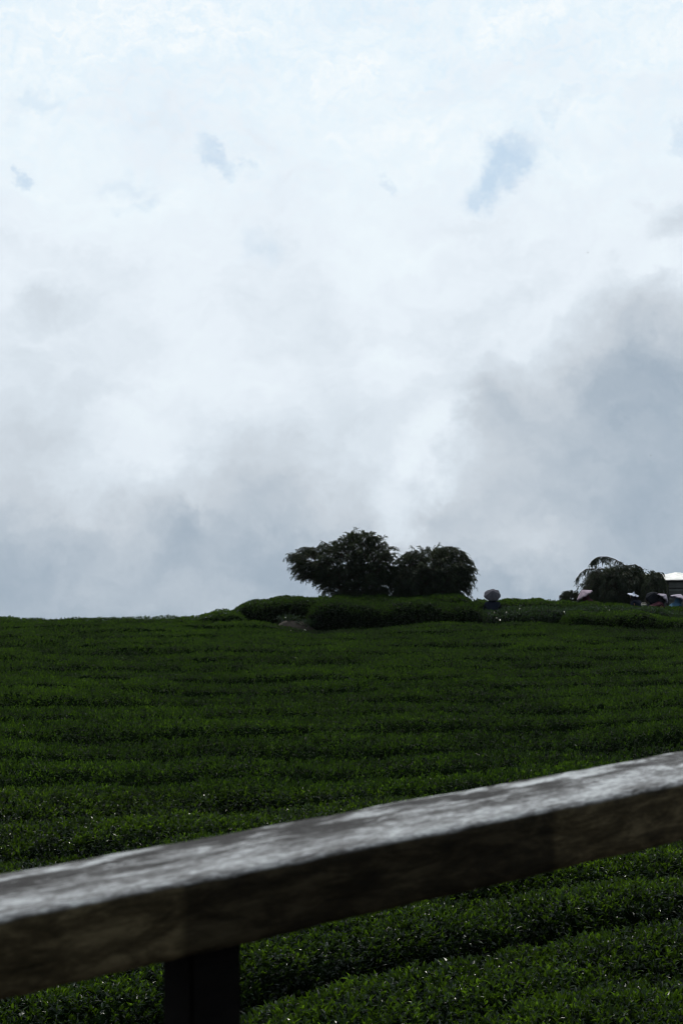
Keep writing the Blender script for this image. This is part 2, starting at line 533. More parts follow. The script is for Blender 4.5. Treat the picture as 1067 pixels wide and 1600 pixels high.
# ---- hedges of tea on the terrace
def hedge(name, pts, label, front=.5, mat=None, dens=340, leaf=.066, tbias=0.0, rounded=.5, seed=1, gloss=0.0):
    """pts: list of (px, d, py_top, depth, extra_bottom) ; a loaf of leaves whose top reaches pixel row py_top at px"""
    mat = mat or M_TEA_FAR
    st = []
    for (px, d, pyt, dep) in pts:
        q = P(px, pyt, d); st.append((q.x, q.y, q.z, dep))
    st = np.array(st)
    n = max(10, int((st[-1, 0] - st[0, 0]) / .10))
    s = np.linspace(0, 1, n); sx = (st[:, 0] - st[0, 0]) / (st[-1, 0] - st[0, 0])
    cx, cy, cz, dp = [np.interp(s, sx, st[:, i]) for i in range(4)]
    cz = cz + .06 * vnoise(cx * 1.1, cx * 0, seed) + .035 * vnoise(cx * 3.3, cx * 0, seed + 3)
    m = 22; Vv = []
    th = np.linspace(0, math.pi, m)
    endf = np.minimum(1, np.minimum(s, 1 - s) * (cx[-1] - cx[0]) / .45)
    endf = np.sqrt(np.clip(1 - (1 - endf) ** 2, 0.0, 1))
    for i in range(n):
        gz = soil(cx[i], cy[i]) - .1
        H = (cz[i] - gz) * (.35 + .65 * endf[i]); hw = dp[i] * .5 * (.3 + .7 * endf[i])
        c, sn = np.cos(th), np.sin(th)
        yv = cy[i] - np.sign(c) * np.abs(c) ** .30 * hw * (1 + .10 * vnoise(th * 2 + cx[i] * 2, cx[i] * 1.5 + 0 * th, seed + 5))
        zv = gz + H * np.abs(sn) ** rounded + .05 * vnoise(cx[i] * 2.5 + 0 * th, th * 3, seed + 9)
        Vv.append(np.stack([np.full(m, cx[i]) + .05 * vnoise(th * 3, cx[i] * 3 + 0 * th, seed + 2), yv, zv], -1))
    Vv = np.concatenate(Vv)
    i0 = np.arange(n * m).reshape(n, m)
    q = np.stack([i0[:-1, :-1], i0[1:, :-1], i0[1:, 1:], i0[:-1, 1:]], -1).reshape(-1, 4)
    e0 = [(i0[0, 0], i0[0, k + 1], i0[0, k]) for k in range(m - 1)] + [(i0[-1, 0], i0[-1, k], i0[-1, k + 1]) for k in range(m - 1)]
    T = np.concatenate([q[:, [0, 1, 2]], q[:, [0, 2, 3]], np.array(e0)])
    ce = Vv[T].mean(1)
    nrm = np.cross(Vv[T[:, 1]] - Vv[T[:, 0]], Vv[T[:, 2]] - Vv[T[:, 0]])
    if nrm[:, 2].sum() < 0: T = T[:, ::-1]
    p, nn_ = sample_surface(Vv, T, np.full(len(T), dens))
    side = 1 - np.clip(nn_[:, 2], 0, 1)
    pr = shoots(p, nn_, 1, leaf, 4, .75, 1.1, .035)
    tbv = tbias - .45 * side ** 2 + .08 * fbm(p[:, 0], p[:, 1], seed)  # steep sides get darker leaves: shade of the hedge front put into the tint
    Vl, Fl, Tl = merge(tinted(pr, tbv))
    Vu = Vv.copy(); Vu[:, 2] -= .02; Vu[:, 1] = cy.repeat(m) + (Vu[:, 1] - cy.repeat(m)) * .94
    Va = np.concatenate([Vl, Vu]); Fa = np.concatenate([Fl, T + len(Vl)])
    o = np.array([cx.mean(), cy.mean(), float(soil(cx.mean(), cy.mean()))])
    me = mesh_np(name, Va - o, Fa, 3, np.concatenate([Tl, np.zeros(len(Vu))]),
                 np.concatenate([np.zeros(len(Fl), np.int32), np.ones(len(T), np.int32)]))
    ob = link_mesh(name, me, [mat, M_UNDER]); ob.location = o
    tag(ob, label, 'tea hedge', 'tea hedges on the terrace along the crest')
    return ob


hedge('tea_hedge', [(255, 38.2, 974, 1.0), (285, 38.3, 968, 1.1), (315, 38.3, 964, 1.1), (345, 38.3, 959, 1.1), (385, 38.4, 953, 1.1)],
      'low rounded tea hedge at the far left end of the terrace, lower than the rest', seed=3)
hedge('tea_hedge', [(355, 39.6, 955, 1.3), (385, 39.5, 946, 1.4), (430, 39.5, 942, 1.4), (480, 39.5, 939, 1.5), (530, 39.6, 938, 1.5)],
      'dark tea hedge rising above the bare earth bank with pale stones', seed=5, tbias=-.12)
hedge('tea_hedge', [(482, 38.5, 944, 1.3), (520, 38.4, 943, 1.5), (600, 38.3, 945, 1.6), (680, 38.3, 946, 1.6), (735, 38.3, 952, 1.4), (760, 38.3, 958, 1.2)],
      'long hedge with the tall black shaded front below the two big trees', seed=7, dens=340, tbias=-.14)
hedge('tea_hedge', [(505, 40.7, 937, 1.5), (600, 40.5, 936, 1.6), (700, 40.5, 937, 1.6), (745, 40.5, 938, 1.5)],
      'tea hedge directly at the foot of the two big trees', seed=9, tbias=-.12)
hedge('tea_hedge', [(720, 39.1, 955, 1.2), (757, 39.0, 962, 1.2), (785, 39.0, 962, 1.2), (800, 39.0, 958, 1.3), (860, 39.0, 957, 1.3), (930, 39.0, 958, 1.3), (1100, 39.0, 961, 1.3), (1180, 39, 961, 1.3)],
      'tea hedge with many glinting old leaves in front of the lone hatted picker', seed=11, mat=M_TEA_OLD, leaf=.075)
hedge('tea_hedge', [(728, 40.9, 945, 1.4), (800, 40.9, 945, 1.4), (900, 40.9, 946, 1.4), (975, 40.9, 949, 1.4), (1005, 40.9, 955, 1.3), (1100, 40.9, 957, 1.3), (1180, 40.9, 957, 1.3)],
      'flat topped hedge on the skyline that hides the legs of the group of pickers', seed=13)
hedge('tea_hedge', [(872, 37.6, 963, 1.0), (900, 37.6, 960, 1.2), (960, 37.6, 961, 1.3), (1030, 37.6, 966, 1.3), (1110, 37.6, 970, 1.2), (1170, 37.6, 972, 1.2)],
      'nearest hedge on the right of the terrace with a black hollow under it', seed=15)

# ---- pale stones on the bank
SG = 'pale stones on the bare bank'


def stone(px, py, r, label, d=37.7):
    q = P(px, py, d); z = float(soil(q.x, q.y))
    import bmesh
    bm = bmesh.new(); bmesh.ops.create_icosphere(bm, subdivisions=3, radius=1)
    for v in bm.verts:
        k = 1 + .22 * float(vnoise(v.co.x * 1.7 + px, v.co.y * 1.7 + v.co.z * 2.3, 5))
        v.co = Vector((v.co.x * r * 1.5, v.co.y * r, v.co.z * r * .75)) * k
    me = bpy.data.meshes.new('stone'); bm.to_mesh(me); bm.free()
    o = link_mesh('stone', me, M_STONE, smooth=True); o.location = (q.x, q.y, z + r * .3)
    o.rotation_euler = (0, 0, px)
    return tag(o, label, 'stone', SG)


stone(443, 974, .055, 'pale stone on the bare bank, the left one of the three')
stone(453, 978, .06, 'pale stone in the middle of the bare earth bank')
stone(476, 984, .05, 'small dull stone at the right end of the bare bank near the shaded hedge')


# ---- weeds growing on the bank
WD = []
for (px, py, d, r, n) in ((452, 966, 38.1, .13, 260), (482, 972, 37.9, .15, 300), (425, 972, 37.8, .10, 160), (463, 984, 37.5, .08, 110)):
    q = P(px, py, d); z = float(soil(q.x, q.y))
    D_ = RNG.normal(size=(n, 3)) * .7 + np.array([0, 0, .8])
    WD.append(leaf_arrays(RNG.normal(size=(n, 3)) * np.array([r, r * .7, r * .3]) + np.array([q.x, q.y, z + r * .35]), D_,
                          RNG.uniform(.05, .13, n), RNG.uniform(.02, .035, n), 1, RNG.uniform(.1, .6, n)))
Vw, Fw, Tw = merge(WD)
tag(link_mesh('weeds', mesh_np('weeds', Vw, Fw, 3, Tw), M_TEA_OLD), 'scraggly weeds growing on the bare earth bank', 'weeds', kind='stuff')


# ------------------------------------------------------------------ tubes
def tube(pts, rads, seg=7):
    V, Fc = [], []
    n = len(pts)
    for i, (p, r) in enumerate(zip(pts, rads)):
        p = Vector(p)
        t = (Vector(pts[min(n - 1, i + 1)]) - Vector(pts[max(0, i - 1)])).normalized()
        a = t.cross(Vector((.3, .1, 1) if abs(t.z) < .9 else (1, 0, 0))).normalized(); b = t.cross(a)
        for k in range(seg):
            g_ = 2 * math.pi * k / seg
            V.append(p + (a * math.cos(g_) + b * math.sin(g_)) * r)
    for i in range(n - 1):
        for k in range(seg):
            Fc.append((i * seg + k, i * seg + (k + 1) % seg, (i + 1) * seg + (k + 1) % seg, (i + 1) * seg + k))
    Fc.append(tuple(range(seg))[::-1]); Fc.append(tuple((n - 1) * seg + k for k in range(seg)))
    return V, Fc


def tubes_mesh(name, lst):
    V, Fc = [], []
    for v, f in lst:
        o = len(V); V += v; Fc += [tuple(i + o for i in q) for q in f]
    return mesh_from(name, V, Fc)


def inpoly(x, y, poly):
    c = False; j = len(poly) - 1
    for i in range(len(poly)):
        xi, yi = poly[i]; xj, yj = poly[j]
        if (yi > y) != (yj > y) and x < (xj - xi) * (y - yi) / (yj - yi) + xi: c = not c
        j = i
    return c


def edge_dist(x, y, poly):
    best = 1e9
    for i in range(len(poly)):
        ax, ay = poly[i]; bx, by = poly[(i + 1) % len(poly)]
        dx, dy = bx - ax, by - ay
        t = max(0, min(1, ((x - ax) * dx + (y - ay) * dy) / (dx * dx + dy * dy + 1e-9)))
        best = min(best, math.hypot(ax + t * dx - x, ay + t * dy - y))
    return best


def tree(label, cat, poly, d, root_px, nspray, spray=.42, droop=.5, stems=5, depth=.8, leaf=.075, seed=1, fill=.55, name='tree', tb=0.0, root_spread=.35, arms=(), holes=(), feather=0.0, low=0.0):
    rnd = random.Random(seed)
    rp = P(root_px, 940, d)
    gz = float(soil(rp.x, d))
    root = Vector((rp.x, d, gz))
    base = empty(name, root)
    m_per_px = d / F
    fork = Vector((rp.x, d, P(root_px, 932, d).z))
    xsr = [p[0] for p in poly]; ysr = [p[1] for p in poly]
    ends = []
    tries = 0
    while len(ends) < nspray and tries < 100000:
        tries += 1
        x, y = rnd.uniform(min(xsr), max(xsr)), rnd.uniform(min(ysr), max(ysr))
        if not inpoly(x, y, poly): continue
        if rnd.random() < low and y < 885: continue
        if any(math.hypot((x - hx) / hr, (y - hy) / hr2) < 1 for hx, hy, hr, hr2 in holes): continue
        ed = edge_dist(x, y, poly) * m_per_px
        if ed > .35 and rnd.random() > fill: continue
        dz = depth * min(1.0, math.sqrt(max(ed, .01) / .55))
        q = P(x, y, d + rnd.uniform(-dz, dz))
        ends.append((q, ed, (x, y)))
    # limbs from the stems to groups of sprays
    trunks = []
    stem_tops = []
    for k in range(stems):
        tx = rnd.uniform(-root_spread, root_spread)
        b0 = root + Vector((tx * .5, rnd.uniform(-.15, .15), -.1))
        tgt = rnd.choice(ends)[0]
        top = fork.lerp(tgt, .45) + Vector((tx * .4, 0, 0))
        mid = b0.lerp(top, .5) + Vector((rnd.uniform(-.08, .08), rnd.uniform(-.08, .08), .06))
        trunks.append(tube([b0, mid, top], [.045, .032, .018], 8)); stem_tops.append((top, mid))
    limbs = []; nodes = []
    for k in range(max(8, nspray // 7)):
        e = rnd.choice(ends)[0]
        st, md = min(stem_tops, key=lambda s: (s[0] - e).length + rnd.uniform(0, .3))
        s0 = st.lerp(md, rnd.uniform(0, .6))
        end = s0.lerp(e, .8)
        md2 = s0.lerp(end, .5) + Vector((0, 0, .10 * (end - s0).length))
        limbs.append(tube([s0, md2, end], [.015, .010, .005], 6)); nodes += [md2, end, md2.lerp(end, .5)]
    parts_ = []
    for (q, ed, xy) in ends:
        nd = min(nodes, key=lambda s: (s - q).length)
        out = (q - (fork + Vector((0, 0, -.2))))
        out = Vector((out.x, out.y * .8, out.z * .55)); out.normalize()
        L = spray * rnd.uniform(.7, 1.25) * (1.7 if ed < .14 and rnd.random() < feather * 2 else 1)
        dr = droop * rnd.uniform(.5, 1.4)
        pts = []
        for i in range(8):
            t_ = i / 7
            pts.append(q + out * L * (t_ - .55) + Vector((0, 0, -1)) * dr * L * (t_ ** 2 * .9) + Vector((0, 0, .22 * L * math.sin(t_ * math.pi * .6))))
        if (nd - pts[0]).length < 1.0:
            limbs.append(tube([nd, nd.lerp(pts[0], .5) + Vector((0, 0, .03)), pts[0]], [.007, .005, .004], 4))
        limbs.append(tube(pts[::2] + [pts[-1]], [.005, .0045, .004, .003, .002], 4))
        side = out.cross(Vector((0, 0, 1))).normalized()
        # side twiglets with leaves
        P0 = []; D0 = []; 
        for i in range(1, 8):
            tdir = (pts[i] - pts[i - 1]).normalized()
            for sgn in (-1, 1):
                sd_ = (tdir * rnd.uniform(.2, 1) + side * sgn * rnd.uniform(.3, 1) + Vector((rnd.gauss(0, .3), rnd.gauss(0, .3), rnd.uniform(-.55, .35)))).normalized()
                tl = L * .30 * (1 - .5 * i / 7)
                for kk in range(4):
                    pt = pts[i] + sd_ * tl * (kk / 3.0) + Vector((rnd.gauss(0, .008), rnd.gauss(0, .008), rnd.gauss(0, .008) - .02 * kk * droop))
                    dv = (sd_ * .6 + tdir * .5 + Vector((rnd.gauss(0, .35), rnd.gauss(0, .35), rnd.gauss(0, .25) - .45 * droop)))
                    P0.append(pt); D0.append(dv)
        P0 = np.array(P0); D0 = np.array(D0); n = len(P0)
        Ls = leaf * RNG.uniform(.7, 1.25, n)
        ti = np.clip(.35 + RNG.normal(size=n) * .18 + rnd.uniform(-.15, .15) + tb, 0, 1)
        parts_.append(leaf_arrays(P0, D0, Ls, Ls * .30, 1, ti))
    Vc, Fc, Tc = merge(parts_)
    ro = np.array(root)
    cr = link_mesh('crown', mesh_np('crown', Vc - ro, Fc, 3, Tc), M_TREE, base)
    me = tubes_mesh('trunk', trunks); me.transform(Matrix.Translation(-root)); link_mesh('trunk', me, M_BARK, base, True)
    me = tubes_mesh('branches', limbs); me.transform(Matrix.Translation(-root)); link_mesh('branches', me, M_BARK, base, True)
    tag(base, label, cat)
    return base


T1 = [(449, 874), (462, 862), (480, 857), (497, 855), (512, 850), (528, 846), (540, 838), (556, 832), (578, 833), (590, 842), (600, 848), (608, 855),
      (614, 866), (612, 885), (607, 905), (603, 928), (585, 938), (530, 938), (516, 928), (502, 915), (488, 905), (470, 902), (460, 892), (462, 880)]
tree('broad feathery tree with its tip reaching out to the left, tallest on the crest', 'tree', T1, 41.9, 556, 1400, spray=.26, tb=.07, leaf=.066, feather=.2, low=.36, droop=.55, stems=7, seed=4, fill=1.0)
T2 = [(618, 884), (626, 872), (642, 862), (662, 858), (684, 856), (704, 855), (718, 862), (733, 874), (736, 890), (733, 906), (728, 918), (718, 928),
      (704, 938), (640, 938), (620, 930), (612, 912), (612, 895)]
tree('dense rounded dark tree between the feathery tree and the lone picker', 'tree', T2, 41.9, 668, 1400, spray=.25, tb=.05, leaf=.066, feather=.2, low=.36, droop=.65, stems=7, seed=9, fill=1.0)
T3 = [(914, 912), (918, 900), (926, 892), (936, 886), (950, 886), (960, 881), (975, 880), (990, 884), (1002, 890), (1008, 900), (1010, 920), (1006, 946), (916, 950), (914, 932), (916, 922)]
tree('wide weeping tree with a thin arching top behind the pickers', 'tree', T3, 44.0, 965, 1000, spray=.34, feather=.3, leaf=.06, tb=.05, droop=1.0, stems=6, seed=15, fill=.95)
T4 = [(1007, 898), (1018, 890), (1027, 890), (1034, 897), (1036, 908), (1030, 918), (1024, 928), (1008, 930), (1004, 912)]
tree('small weeping tree with pale thin stems against the grey shed wall', 'tree', T4, 43.2, 1012, 120, spray=.34, droop=1.3, stems=5, seed=22, fill=1.0, root_spread=.25)
T5 = [(876, 934), (882, 927), (890, 925), (900, 927), (908, 932), (912, 952), (876, 952)]
tree('low round shrub at the left foot of the weeping tree', 'shrub', T5, 43.6, 893, 330, spray=.12, droop=.2, stems=4, seed=31, fill=1.0, leaf=.038, name='shrub', depth=.4)


def add_arm(treeobj_px, d, pts_px, n, seed, label_parent):
    """one long bare arching bough of hanging sprays, added to a tree as a part"""
    rnd = random.Random(seed)
    pts = [P(x, y, d + dd) for x, y, dd in pts_px]
    par = label_parent; ro = Vector(par.location)
    # smooth polyline
    fine = []
    for i in range(len(pts) - 1):
        for k in range(6): fine.append(pts[i].lerp(pts[i + 1], k / 6))
    fine.append(pts[-1])
    rad = [.02 * (1 - .8 * i / len(fine)) for i in range(len(fine))]
    me = tubes_mesh('bough', [tube(fine, rad, 6)]); me.transform(Matrix.Translation(-ro))
    b = link_mesh('bough', me, M_BARK, par, True)
    P0, D0 = [], []
    for i in range(n):
        t_ = rnd.uniform(.15, 1) ** .8
        j = min(len(fine) - 2, int(t_ * (len(fine) - 1)))
        q = fine[j]; td = (fine[j + 1] - fine[j]).normalized()
        h = Vector((rnd.gauss(0, .5), rnd.gauss(0, .5), -.55)) + td * .8; h.normalize()
        L = rnd.uniform(.08, .20)
        for k in range(8):
            P0.append(q + h * L * k / 7 + Vector((0, 0, -.10 * (k / 7) ** 2)))
            D0.append(h + Vector((rnd.gauss(0, .4), rnd.gauss(0, .4), rnd.gauss(0, .3) - .5)))
    P0 = np.array(P0); D0 = np.array(D0); n = len(P0)
    Ls = .07 * RNG.uniform(.7, 1.2, n)
    V_, F_, T_ = leaf_arrays(P0, D0, Ls, Ls * .32, 1, np.clip(.35 + RNG.normal(size=n) * .18, 0, 1))
    link_mesh('foliage', mesh_np('foliage', V_ - np.array(ro), F_, 3, T_), M_TREE, b)


trees = [o for o in COL.objects if o.name.startswith('tree') and o.type == 'EMPTY']
add_arm(0, 44.0, [(988, 893, 0), (973, 882, -.2), (960, 874, -.3), (948, 870, -.35), (936, 870, -.35), (930, 872, -.3), (925, 876, -.3)], 130, 3, trees[2])
add_arm(0, 44.0, [(940, 900, 0), (928, 889, -.2), (916, 889, -.3), (907, 895, -.35), (900, 905, -.35)], 42, 4, trees[2])
add_arm(0, 44.0, [(965, 895, 0), (980, 884, -.2), (992, 882, -.3), (1003, 889, -.3)], 45, 6, trees[2])
add_arm(0, 41.9, [(540, 870, 0), (520, 858, -.2), (508, 848, -.3), (500, 844, -.3)], 22, 5, trees[0])
add_arm(0, 41.9, [(560, 860, 0), (570, 845, -.2), (583, 838, -.3), (595, 838, -.3)], 30, 7, trees[0])

# sapling standing up from the hedge left of the feathery tree
q = P(504, 924, 39.9); gz = float(soil(q.x, q.y))
sp = empty('sapling', (q.x, q.y, gz))
me = tubes_mesh('stem', [tube([(0, 0, 0), (.01, 0, (q.z - gz) * .6), (-.005, 0, q.z - gz)], [.018, .013, .007], 6)])
link_mesh('stem', me, M_BARK, sp, True)
n = 46
zz = RNG.uniform(.72, 1.02, n) * (q.z - gz)
P0 = np.stack([RNG.normal(size=n) * .02, RNG.normal(size=n) * .02, zz], -1)
D0 = RNG.normal(size=(n, 3)) * .5 + np.array([0, 0, .6])
V_, F_, T_ = leaf_arrays(P0, D0, np.full(n, .06), np.full(n, .022), 1, RNG.uniform(.1, .5, n))
link_mesh('foliage', mesh_np('foliage', V_, F_, 3, T_), M_TREE, sp)
tag(sp, 'thin upright sapling poking above the hedge under the left end of the feathery tree', 'sapling')


# ------------------------------------------------------------------ shed on the right
def box(x0, x1, y0, y1, z0, z1):
    v = [(x, y, z) for z in (z0, z1) for y in (y0, y1) for x in (x0, x1)]
    f = [(0, 2, 3, 1), (4, 5, 7, 6), (0, 1, 5, 4), (2, 6, 7, 3), (0, 4, 6, 2), (1, 3, 7, 5)]
    return [Vector(a) for a in v], f


M_PANEL = plain_mat('weathered_panel', (.10, .12, .12), (.17, .19, .19), 3.0, .7, .2)
M_DARKM = plain_mat('dark_frame', (.02, .022, .026), (.04, .042, .046), 9, .6, .1)
M_SHEET = plain_mat('white_plastic_sheet', (.62, .61, .58), (.80, .80, .78), 7, .4, .0, spec=.6)
DS = 46.0
gs = -3.52
a = P(1025, 908, DS); x0 = a.x; ztop = a.z
shed = empty('shed', (x0, DS, gs))
Ls = 6.0; H = ztop - gs


def corr(x0_, x1_, z0_, z1_, y_):
    V, Fc = [], []
    n = int((z1_ - z0_) / .035)
    for i in range(n + 1):
        z = z0_ + (z1_ - z0_) * i / n; yo = y_ + .012 * math.sin(i * 1.5)
        V += [Vector((x0_, yo, z)), Vector((x1_, yo, z))]
    m_ = len(V)
    V += [v + Vector((0, .03, 0)) for v in V]
    for i in range(n):
        Fc.append((2 * i, 2 * i + 1, 2 * i + 3, 2 * i + 2)); Fc.append((m_ + 2 * i, m_ + 2 * i + 2, m_ + 2 * i + 3, m_ + 2 * i + 1))
        Fc.append((2 * i, 2 * i + 2, m_ + 2 * i + 2, m_ + 2 * i)); Fc.append((2 * i + 1, m_ + 2 * i + 1, m_ + 2 * i + 3, 2 * i + 3))
    Fc.append((2 * n, 2 * n + 1, m_ + 2 * n + 1, m_ + 2 * n)); Fc.append((0, m_, m_ + 1, 1))
    return V, Fc


px_post = P(1042, 920, DS).x - x0
step = 1.45
nx_ = 0
posts = [px_post - step * .93 + .0, px_post, px_post + step, px_post + 2 * step, px_post + 3 * step]
posts = [p for p in posts if p >= -.3]
zs = P(1042, 919, DS).z - gs
zlow = zs - (H - zs)
edges = [0] + [p for p in posts if p > .1] + [Ls]
for i in range(len(edges) - 1):
    for (za, zb) in ((0.02, zlow - .012), (zlow + .012, zs - .012), (zs + .012, H - .02 - .015 * (i % 2))):
        link_mesh('wall_panel', mesh_from('wall_panel', *corr(edges[i] + .012, edges[i + 1] - .012, za, zb, 0.0)), M_PANEL, shed, False)
for p in posts:
    link_mesh('post', mesh_from('post', *box(p - .035, p + .035, -.07, -.015, 0, H + .02)), M_DARKM, shed)
for z in (zs, zlow):
    link_mesh('rail', mesh_from('rail', *box(0, Ls, -.014, .04, z - .02, z + .02)), M_DARKM, shed)
link_mesh('eave', mesh_from('eave', *box(-.03, Ls, -.05, .06, H - .018, H + .015)), M_DARKM, shed)
for yb, xa, xb in ((1.6, 0, Ls),):
    link_mesh('back_wall', mesh_from('back_wall', *box(xa, xb, yb, yb + .05, 0, H)), M_PANEL, shed)
for xa in (0, Ls):
    link_mesh('side_wall', mesh_from('side_wall', *box(xa, xa + .04, .06, 1.58, 0, H)), M_PANEL, shed)
# crumpled white sheet on the roof: low ridge with folds
XR = np.linspace(-.15, Ls + .1, 130); YR = np.linspace(-.12, 1.75, 40)
xr, yr = np.meshgrid(XR, YR)
ridge = np.interp(xr, [0, .55, .9, 1.35, 1.75, 2.3, 3.2, 6.2], [.05, .07, .16, .13, .10, .08, .10, .10])
prof = np.sin(np.clip((yr + .12) / 1.87, 0, 1) * math.pi) ** .55
fold = .055 * fbm(xr * 2.2, yr * 3.5, 71) + .03 * np.abs(vnoise(xr * 5.5, yr * 3, 73)) + .012 * vnoise(xr * 14, yr * 9, 77)
zr = H + .045 + ridge * prof * .7 + fold * (.25 + .5 * prof)
Vr = np.stack([xr, yr, zr], -1).reshape(-1, 3)
nr_, nc_ = xr.shape
ir = np.arange(nr_ * nc_).reshape(nr_, nc_)
qr = np.stack([ir[:-1, :-1], ir[:-1, 1:], ir[1:, 1:], ir[1:, :-1]], -1).reshape(-1, 4)
rf = link_mesh('roof_sheet', mesh_np('roof_sheet', Vr, qr, 4, smooth=np.ones(len(qr), bool)), M_SHEET, shed)
so = rf.modifiers.new('thick', 'SOLIDIFY'); so.thickness = .012
tag(shed, 'low grey panelled shed with a crumpled white plastic roof sheet at the right edge', 'shed')


# ------------------------------------------------------------------ tea pickers
def cloth(name, c, k=.7):
    return plain_mat(name, tuple(v * k for v in c), c, 22, .9, .3, spec=.08)


M_SKIN = plain_mat('skin', (.30, .17, .11), (.36, .21, .14), 12, .55)


def skin_mesh(name, verts, edges, rads, mat, parent, sub=2):
    me = bpy.data.meshes.new(name); me.from_pydata([tuple(v) for v in verts], edges, []); me.update()
    o = bpy.data.objects.new(name + '_tmp', me); COL.objects.link(o)
    mo = o.modifiers.new('skin', 'SKIN'); mo.use_smooth_shade = True
    sb = o.modifiers.new('sub', 'SUBSURF'); sb.levels = sub; sb.render_levels = sub
    sv = me.skin_vertices[0].data
    for i, r in enumerate(rads):
        sv[i].radius = r if isinstance(r, tuple) else (r, r); sv[i].use_root = (i == 0)
    dg = bpy.context.evaluated_depsgraph_get(); dg.update()
    m2 = bpy.data.meshes.new_from_object(o.evaluated_get(dg)); m2.name = name
    bpy.data.objects.remove(o, do_unlink=True)
    m2.materials.clear()
    return link_mesh(name, m2, mat, parent, True)


def hat_mesh(r, h, seed, sag=.02, peak=False):
    rnd = random.Random(seed)
    V = [Vector((0, 0, h))]; Fc = []
    prof = [(.12, .93), (.30, .76), (.52, .53), (.75, .29), (.92, .10), (1.0, 0), (1.015, -.12 - sag * 4)]
    if peak: prof = [(.05, .88), (.12, .66), (.22, .42), (.45, .22), (.75, .09), (1.0, 0), (1.01, -.06)]
    seg = 36
    for j, (rr, hh) in enumerate(prof):
        for k in range(seg):
            a_ = 2 * math.pi * k / seg
            wv = 1 + (.035 * math.sin(a_ * 7 + seed) + .03 * math.sin(a_ * 3 + seed * 2)) * rr
            fold_ = .012 * math.sin(a_ * 9 + seed * 3) * rr
            V.append(Vector((math.cos(a_) * r * rr * wv, math.sin(a_) * r * rr * wv, h * hh + fold_)))
    nP = len(prof)
    for k in range(seg): Fc.append((0, 1 + k, 1 + (k + 1) % seg))
    for j in range(nP - 1):
        for k in range(seg):
            a0 = 1 + j * seg + k; a1 = 1 + j * seg + (k + 1) % seg
            Fc.append((a0, a0 + seg, a1 + seg, a1))
    me = mesh_from('hat', V, Fc)
    return me


